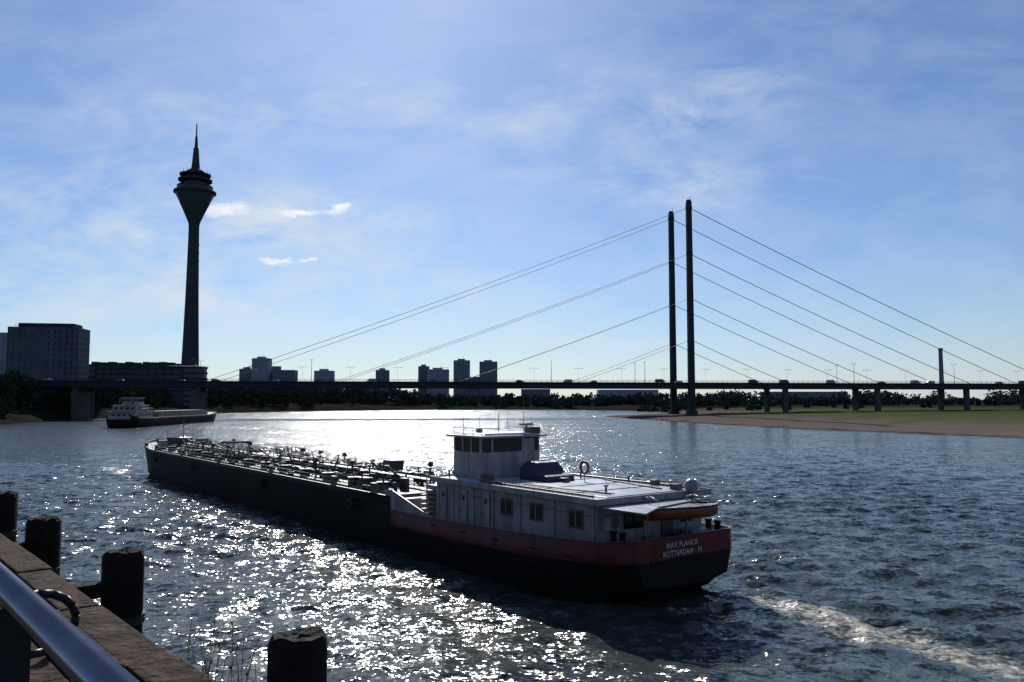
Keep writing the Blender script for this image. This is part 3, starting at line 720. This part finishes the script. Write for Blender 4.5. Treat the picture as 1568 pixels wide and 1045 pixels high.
for s_ in(-1,1):
    mb.bx(22,87,s_*3.95-.55,s_*3.95+.55,3.22,3.26,4)
    for i in range(43):
        x=22+i*1.5; mb.cyl((x,s_*4.62,3.5),(x,s_*4.62,4.1),.02,.02,4,1)
    for z in(3.8,4.1): mb.cyl((22,s_*4.62,z),(86,s_*4.62,z),.018,.018,4,1)
for x in(24.5,31,44,58.5,72,84):
    mb.box((x,4.4,3.9),(.55,.3,.55),0)
mb.cyl((62,0,3.4),(62,0,5.4),.22,.2,10,2); mb.tube([(62,0,5.3),(70,.5,5.0)],.13,8,2)
q_=BWX
mb.cyl((98+q_,-1.6,4.4),(98+q_,1.6,4.4),.45,.45,12,0); mb.box((98+q_,0,4.0),(1.6,3.8,.7),0)
for y in(-2.2,2.2): mb.cyl((100.2+q_,y,4.0),(100.2+q_,y,4.7),.2,.2,10,0)
mb.box((96+q_,2.6,4.1),(1.4,1,1.0),1); mb.box((95.4+q_,-2.3,4.2),(1,1.4,1.1),0)
mb.cyl((96+q_,0,4),(96+q_,0,7.2),.07,.04,6,1); mb.tube([(96+q_,-.7,6.3),(96+q_,.7,6.3)],.03,5,1)
mb.cyl((104+q_,0,4.2),(104+q_,0,5.6),.03,.03,5,1)
for i in range(9):
    t=i/8; x=96+8*t+q_; y=4.5*(1-t**2.2)+.1
    mb.cyl((x,y-.1,3.8),(x,y-.1,4.9),.02,.02,4,1)
mb.build('cargo_deck_gear',[M_pipe,M_pipew,M_rust,M_tarp,M_deck],ship)

# ---------------------------------------------------------------- second ship (far)
s2=empty('distant_cargo_barge',(-139.5,291,0),R(91.5))
st=[(0,4,4.2,2.8,1.2,1.2,3.6,2,.9,0),(1,5,4.1,2.8,1.2,.9,4.6,3,.3,0),(4,5.6,3.8,2.8,1.2,.4,5.5,5,-1,0),(20,5.6,3.4,2.8,1.2,.3,5.5,5,-1,0),(21,5.6,3.4,2.9,1,.3,5.5,5,-1,0),(76,5.6,3.4,2.9,1,.3,5.5,5,-1,0),(88,5.0,4.0,3.6,1,.3,4.4,3.4,-1,1),(93,3.0,4.6,4.1,1,.3,2,1,-1,2),(95,.5,4.9,4.3,1,.3,.2,.1,-1,3)]
mb=MB(); hull(mb,st,0)
mb.bx(24,78,-4.4,4.4,2.95,4.9,3)
for i in range(10): mb.bx(26+i*5,29.5+i*5,-4.2,4.2,4.92,5.5,3)
mb.bx(2,17,-4.8,4.8,2.8,5.6,1); mb.bx(1.2,17.6,-5.1,5.1,5.62,5.8,1)
mb.bx(4,15,-4.2,4.2,5.8,7.8,1); mb.bx(3,15.6,-4.5,4.5,7.82,7.98,1)
for x0_,x1_,z0_,z1_,yy in((3,16,3.8,4.8,4.82),(5,14,6.4,7.2,4.22)):
    for i in range(6):
        xa=x0_+i*(x1_-x0_)/6+.3; mb.bx(xa,xa+1.1,-yy-.02,yy+.02,z0_,z1_,4)
for y in(-3,-1,1,3): mb.bx(1.96,2.0,y-.5,y+.5,3.8,4.8,4); mb.bx(3.96,4.0,y-.5,y+.5,6.4,7.2,4)
mb.bx(9,13.5,-3,3,8,10.6,1); mb.bx(8.96,13.54,-3.04,3.04,9.2,10.2,4); mb.bx(8.6,14,-3.4,3.4,10.6,10.8,1)
mb.cyl((11,0,10.8),(11,0,14),.1,.06,6,3); mb.box((11,0,12.4),(.3,2.4,.2),3); mb.cyl((6,-2,8),(6,-2,10),.3,.3,8,3); mb.cyl((6,2.6,8),(6,2.6,10.4),.3,.3,8,3)
for i in range(7):
    for s_ in(-4.9,4.9): mb.cyl((2+i*2.4,s_,5.8),(2+i*2.4,s_,6.8),.05,.05,4,1)
for s_ in(-4.9,4.9): mb.tube([(2,s_,6.8),(16.4,s_,6.8)],.05,4,1)
mb.cyl((90,0,4),(90,0,9),.1,.08,6,3)
mb.build('hull_and_superstructure',[M_black,M_white,M_roof,M_pipe,M_glass],s2)

# ---------------------------------------------------------------- foreground quay
N_=Vector((.76,.65,0)).normalized(); T_=Vector((-.65,.76,0)).normalized()
QA=math.atan2(T_.y,T_.x)
def q(s,n,z): p=T_*s+N_*n; return (p.x,p.y,z)
mb=MB()
mb.bx(-60,252,-1.68,-.62,-4,8.30,0)
mb.build('quay_wall',[M_stone],rz=QA)
mb=MB()
s_=-6.0
while s_<60:
    L=random.uniform(1.5,2.3)
    for k,(n0,n1) in enumerate(((.60,.86),(.869,1.15),(1.159,1.45),(1.459,1.74))):
        dz=random.uniform(-.012,.012); e0=random.uniform(.003,.012)
        mb.bx(s_+e0,s_+L-e0,-n1+(random.uniform(-.015,.02) if k==3 else 0),-n0,8.31,8.455+dz,0,rz=0)
    s_+=L
mb.build('timber_coping',[M_coping],rz=QA,bevel=.014)
mb=MB(); mb.bx(-60,252,-.59,30,7.6,8.36,0); mb.build('promenade_pavement',[M_pave],rz=QA)
mb=MB()
for s0 in(3.55,5.7): 
    mb.cyl((s0,-1.2,8.44),(s0,-1.2,8.60),.035,.03,10,0); mb.cyl((s0,-1.2,8.60),(s0,-1.2,8.62),.045,.045,10,0)
mb.build('mooring_peg',[M_post],rz=QA)
for (x,y,r) in((-1.22,4.80,.165),(-3.47,7.42,.175),(-5.33,9.40,.18),(-7.42,12.05,.18),(-10.2,15.3,.185),(-13,18.6,.185)):
    p=Vector((x,y,0)); s0=p.dot(T_); n0=p.dot(N_)
    mb=MB(); n=18; b_=0; prof=[(-4,1),(8.0,1),(8.58,1.0),(8.63,.97),(8.655,.86),(8.64,.5),(8.645,.02)]
    for zi,k in prof:
        for i in range(n):
            t=2*math.pi*i/n; rr_=r*k*(1+.05*math.sin(3*t+x)+.03*math.sin(7*t)); mb.v.append((rr_*math.cos(t),rr_*math.sin(t),zi+random.uniform(-.012,.012)*(1 if zi>8.5 else 0)))
    for kk in range(len(prof)-1):
        for i in range(n): j=(i+1)%n; mb.face((kk*n+i,kk*n+j,(kk+1)*n+j,(kk+1)*n+i),0,kk<2)
    mb.lathe([(r*1.02,8.02),(r*1.08,8.02),(r*1.08,8.1),(r*1.02,8.1)],(0,0),18,1)
    d=n0-1.7
    mb.box((0.0,d/2+.08,8.34),(.15,d+.1,.12),0)
    mb.build('mooring_pile',[M_pile,M_post],loc=(x,y,0),rz=QA)
rail=empty('promenade_railing')
mb=MB()
mb.cyl(q(-3,.335,9.6),q(30,.335,9.6),.0275,.0275,32,0)
mb.cyl(q(-3,.435,9.52),q(30,.435,9.52),.007,.007,12,0)
for z in(9.42,9.28,9.14,9.0,8.86,8.72,8.58): mb.cyl(q(-3,.335,z),q(30,.335,z),.006,.006,8,0)
mb.build('handrail_tubes',[M_steel],rail)
mb=MB()
for s0 in(-1.4,.1,1.98,3.7,5.4,7.1,8.8,10.5):
    c=q(s0,.335,8.97); mb.box(c,(.07,.016,1.2),0,rz=QA+math.pi/2)
    mb.box(q(s0,.335,8.37),(.16,.12,.02),0,rz=QA)
    P=[]
    for i in range(11):
        t=R(-100)+R(210)*i/10
        P.append(q(s0,.38+.075*math.cos(t),9.53+.062*math.sin(t)))
    mb.tube(P,.009,8,0)
for s0 in(1.22,):
    P=[]
    for i in range(11):
        t=R(-90)+R(250)*i/10; P.append(q(s0,.45+.05*math.cos(t),9.52+.03*math.sin(t)))
    mb.tube(P,.007,8,0)
mb.build('posts',[M_post],rail)
mb=MB()
for i in range(38):
    s0=random.gauss(4.9,.28); n0=random.uniform(1.78,2.0); z0=7.9; h=random.uniform(.3,.85); lean=random.gauss(0,.16)
    P=[q(s0+lean*t*t,n0+.05*t,z0+h*t) for t in(0,.35,.7,1)]
    mb.tube(P,.002,4,0)
    for k in range(9):
        t=random.uniform(.35,1); c=Vector(q(s0+lean*t*t,n0+.05*t,z0+h*t)); a=random.random()*6.28; u=Vector((math.cos(a),math.sin(a),random.uniform(.2,1)))*random.uniform(.015,.035); v=Vector((-u.y,u.x,0))*.25
        mb.poly([c,c+u*.5+v,c+u,c+u*.5-v],0)
mb.build('riverside_weeds',[M_reed])
print('done',len(bpy.data.objects))
